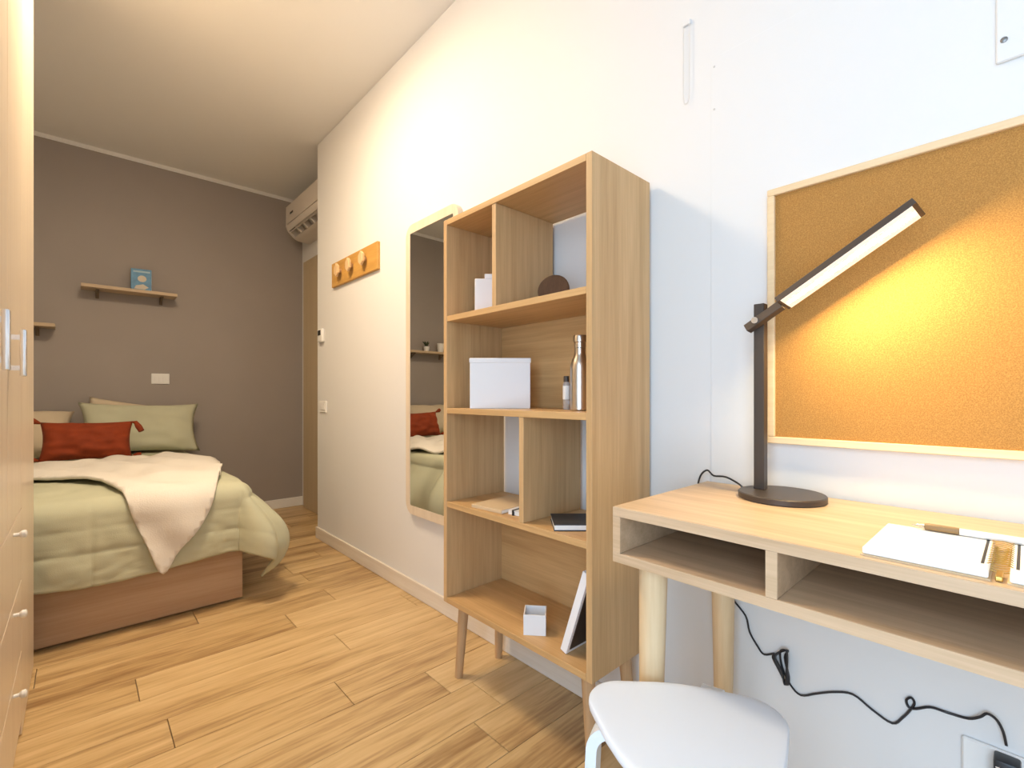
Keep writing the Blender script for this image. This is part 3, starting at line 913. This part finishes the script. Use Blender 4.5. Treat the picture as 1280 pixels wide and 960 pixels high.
# underside normal turned a little away from the wall
nrm = (-up0 * math.cos(roll) + Vector((-1, 0, 0)) * math.sin(roll))
nrm = (nrm - d_ * nrm.dot(d_)).normalized()
acr = d_.cross(nrm).normalized()
Ln = (B - A).length
fr = Matrix((d_, acr, nrm)).transposed().to_4x4()
fr.translation = A
def abox(name, mat, x0, x1, hw, n0, n1, bev=0.0, parent=None):
    bm = BM()
    box(bm, x0, x1, -hw, hw, n0, n1, bev=bev)
    bmesh.ops.transform(bm, matrix=fr, verts=bm.verts[:])
    return obj(name, bm, mat, parent or t)
abox('arm', 'bronze', 0.0, 0.085, 0.009, -0.009, 0.009, 0.001)
abox('light_bar', 'bronze', 0.0855, Ln, 0.0260, -0.009, 0.004, 0.001)
abox('diffuser', 'led_side', 0.092, Ln - 0.008, 0.0240, 0.0042, 0.0052)
abox('led_strip', 'led', 0.098, Ln - 0.013, 0.0042, 0.0053, 0.0056)
bm = BM()
lathe(bm, [(0.008, 0), (0.008, 0.022), (0.007, 0.024)], 20)
hinge = obj('hinge', bm, 'chrome', t, 40, loc=(PX - 0.0125, PY, 0.392), rot=(0, R(-90), 0))
# power cord: along the desk's back edge, down the wall to the socket
def wl(u, v, x=1.219):
    r = (u - 640) / FPX
    c, s = math.cos(R(YAW)), math.sin(R(YAW))
    k = x / (r * c + s)
    return (x - LX, (-r * s + c) * k - LY, 1.0 + (494 - v) / FPX * k - DT)
pts = [(0.005, 0.082, 0.006), (0.045, 0.105, 0.010), (0.072, 0.150, 0.020), (0.080, 0.185, 0.018), (0.082, 0.203, 0.030), (0.083, 0.222, 0.012), (0.087, 0.230, -0.03),
       (0.098, 0.215, -0.10)]
pts += [wl(*q, x=1.229) for q in ((912, 735), (917, 750), (932, 770), (937, 790), (947, 808), (955, 818), (968, 817))]
for k in range(4):
    pts += [wl(966 + k, 822, 1.226 - 0.003 * k), wl(974 + k, 838, 1.226 - 0.003 * k), wl(984 - k, 856, 1.226 - 0.003 * k), wl(986 - k, 846, 1.224 - 0.003 * k), wl(981 + k, 822, 1.224 - 0.003 * k), wl(985 - k, 813, 1.224 - 0.003 * k), wl(975, 815, 1.222)]
pts += [wl(*q, x=1.229) for q in ((978, 835), (988, 856), (1001, 869), (1020, 867), (1042, 865), (1066, 868), (1090, 887), (1115, 904), (1128, 897), (1138, 887), (1143, 879), (1139, 872), (1133, 875), (1136, 884), (1145, 886), (1163, 884), (1185, 891), (1210, 898))]
pts += [wl(*q, x=1.222) for q in ((1225, 896), (1234, 892), (1246, 900), (1254, 915), (1258, 932))]
cord = obj('power_cord', tube(BM(), catmull(pts, 4), 0.0024, 6), 'black', t, 60)
q = wl(1259, 956, 1.205)
pl = pbox('power_adapter', 'black', t, q[0] - 0.012, q[0] + 0.022, q[1] - 0.017, q[1] + 0.017, q[2] - 0.06, q[2] + 0.008, bev=0.004, seg=2, smooth=40)
pbox('stripe', 'chrome', pl, q[0] - 0.0125, q[0] - 0.012, q[1] - 0.014, q[1] + 0.014, q[2] - 0.006, q[2] - 0.004)
# socket behind the adapter
s_ = thing('wall_socket', 'white socket plate under the desk holding the black adapter', 'socket', (XW, q[1] + LY, q[2] + DT - 0.03))
pbox('plate', 'white_plastic', s_, -0.008, 0, -0.06, 0.06, -0.04, 0.04, bev=0.003)

# ------------------------------------------------------------------ open spiral notebook and pen
NX0, NX1 = 0.817, 0.998
t = thing('spiral_notebook', 'open spiral notebook with blank white pages on the desk', 'notebook', (0, 0, DT))
for y0, y1 in ((0.032, 0.158), (-0.112, 0.014)):
    pbox('cover', 'kraft', t, NX0 - 0.002, NX1 + 0.002, y0 - 0.002, y1 + 0.002, 0, 0.002)
    pbox('page_block', 'paper', t, NX0, NX1, y0, y1, 0.0022, 0.012, bev=0.0015)
n = 13
for k in range(n):
    bm = BM()
    x = NX0 + 0.035 + (NX1 - NX0 - 0.045) * k / (n - 1)
    tube(bm, [(x + 0.001 * math.sin(a), 0.023 + 0.0125 * math.cos(a), 0.0095 + 0.0062 * math.sin(a)) for a in [math.pi * 2 * j / 16 for j in range(17)]], 0.0007, 5)
    obj('ring', bm, 'gold', t, 60)
pbox('spine_tab', 'gold', t, NX0 + 0.002, NX0 + 0.030, 0.0195, 0.0265, 0.0005, 0.007, bev=0.001)
for y in (0.0385, 0.0075):
    pbox('hole_strip', 'charcoal', t, NX0 + 0.03, NX1 - 0.008, y - 0.0015, y + 0.0015, 0.0121, 0.0124)
t = thing('pen', 'white ballpoint pen with a brown grip along the notebook', 'pen', (0.990, 0.070, DT + 0.0178), (0, 0, R(1)))
def pl_(name, mat, prof):
    bm = BM()
    lathe(bm, prof, 16)
    return obj(name, bm, mat, t, 40, rot=(R(-90), 0, 0))
pl_('tip', 'steel', [(0.0008, 0.056), (0.003, 0.045), (0.0045, 0.040)][::-1])
pl_('grip', 'grip', [(0.0052, 0.0), (0.0056, 0.005), (0.0056, 0.035), (0.0048, 0.0395)])
pl_('barrel', 'white_plastic', [(0.005, -0.075), (0.0052, -0.070), (0.0052, -0.0005)])
pl_('clicker', 'grip', [(0.003, -0.090), (0.003, -0.0755)])

# ------------------------------------------------------------------ stool
SX, SY, SZ = 0.735, 0.372, 0.450
t = thing('stool', 'white three-legged stool with a rounded triangular seat under the desk', 'stool', (SX, SY, 0), (0, 0, 0))
corner = [Vector((0.178 * math.cos(R(a)), 0.178 * math.sin(R(a)), 0)) for a in (96, -24, 216)]
out = []
rc = 0.062
for i in range(3):
    a0 = (96, -24, 216)[i]
    c0 = Vector((math.cos(R(a0)), math.sin(R(a0)), 0)) * (0.182 - rc)
    for k in range(-6, 7):
        a = R(a0 - k * 9.0)
        out.append(c0 + rc * Vector((math.cos(a), math.sin(a), 0)))
    # bulging side towards the next corner
    a1 = a0 - 60
    for k in (-1, 0, 1):
        a = R(a1 - k * 17)
        out.append(Vector((math.cos(a), math.sin(a), 0)) * (0.1345 if k == 0 else 0.1385))
bm = BM()
N = len(out)
rs = []
for zz, f in ((SZ - 0.018, 0.90), (SZ - 0.018, 0.975), (SZ - 0.0155, 0.993), (SZ - 0.010, 1.0), (SZ - 0.003, 0.996), (SZ - 0.0007, 0.987), (SZ, 0.972), (SZ, 0.90)):
    rs.append([bm.verts.new((p.x * f, p.y * f, zz)) for p in out])
for a, b in zip(rs, rs[1:]):
    for i in range(N):
        bm.faces.new((a[i], a[(i + 1) % N], b[(i + 1) % N], b[i]))
bm.faces.new(rs[0][::-1])
bm.faces.new(rs[-1])
obj('seat', bm, 'white', t, 50)
for ang, rb in ((113, 0.120), (14, 0.172), (-114, 0.135)):
    prof = []
    rr, zz = 0.02, SZ - 0.030
    path = [(0.03, zz), (rb, zz)]
    for k in range(1, 9):
        a = R(90 * k / 8) * 0.94
        path.append((rb + 0.040 * math.sin(a), zz - 0.040 * (1 - math.cos(a))))
    path.append((rb + 0.058, 0.0))
    bm = BM()
    rows = []
    for i, (pr, pz) in enumerate(path):
        p0 = Vector(path[max(i - 1, 0)])
        p1 = Vector(path[min(i + 1, len(path) - 1)])
        tn = (p1 - p0).normalized()
        nn = Vector((-tn.y, tn.x)) * 0.0095
        hw = 0.019
        rows.append([bm.verts.new((pr + sgn * nn.x, w_, max(pz + sgn * nn.y, 0))) for sgn, w_ in ((1, -hw), (1, hw), (-1, hw), (-1, -hw))])
    for a, b in zip(rows, rows[1:]):
        for i in range(4):
            bm.faces.new((a[i], a[(i + 1) % 4], b[(i + 1) % 4], b[i]))
    bm.faces.new(rows[0][::-1])
    bm.faces.new(rows[-1])
    obj('leg', bm, 'white', t, 40, rot=(0, 0, R(ang)))
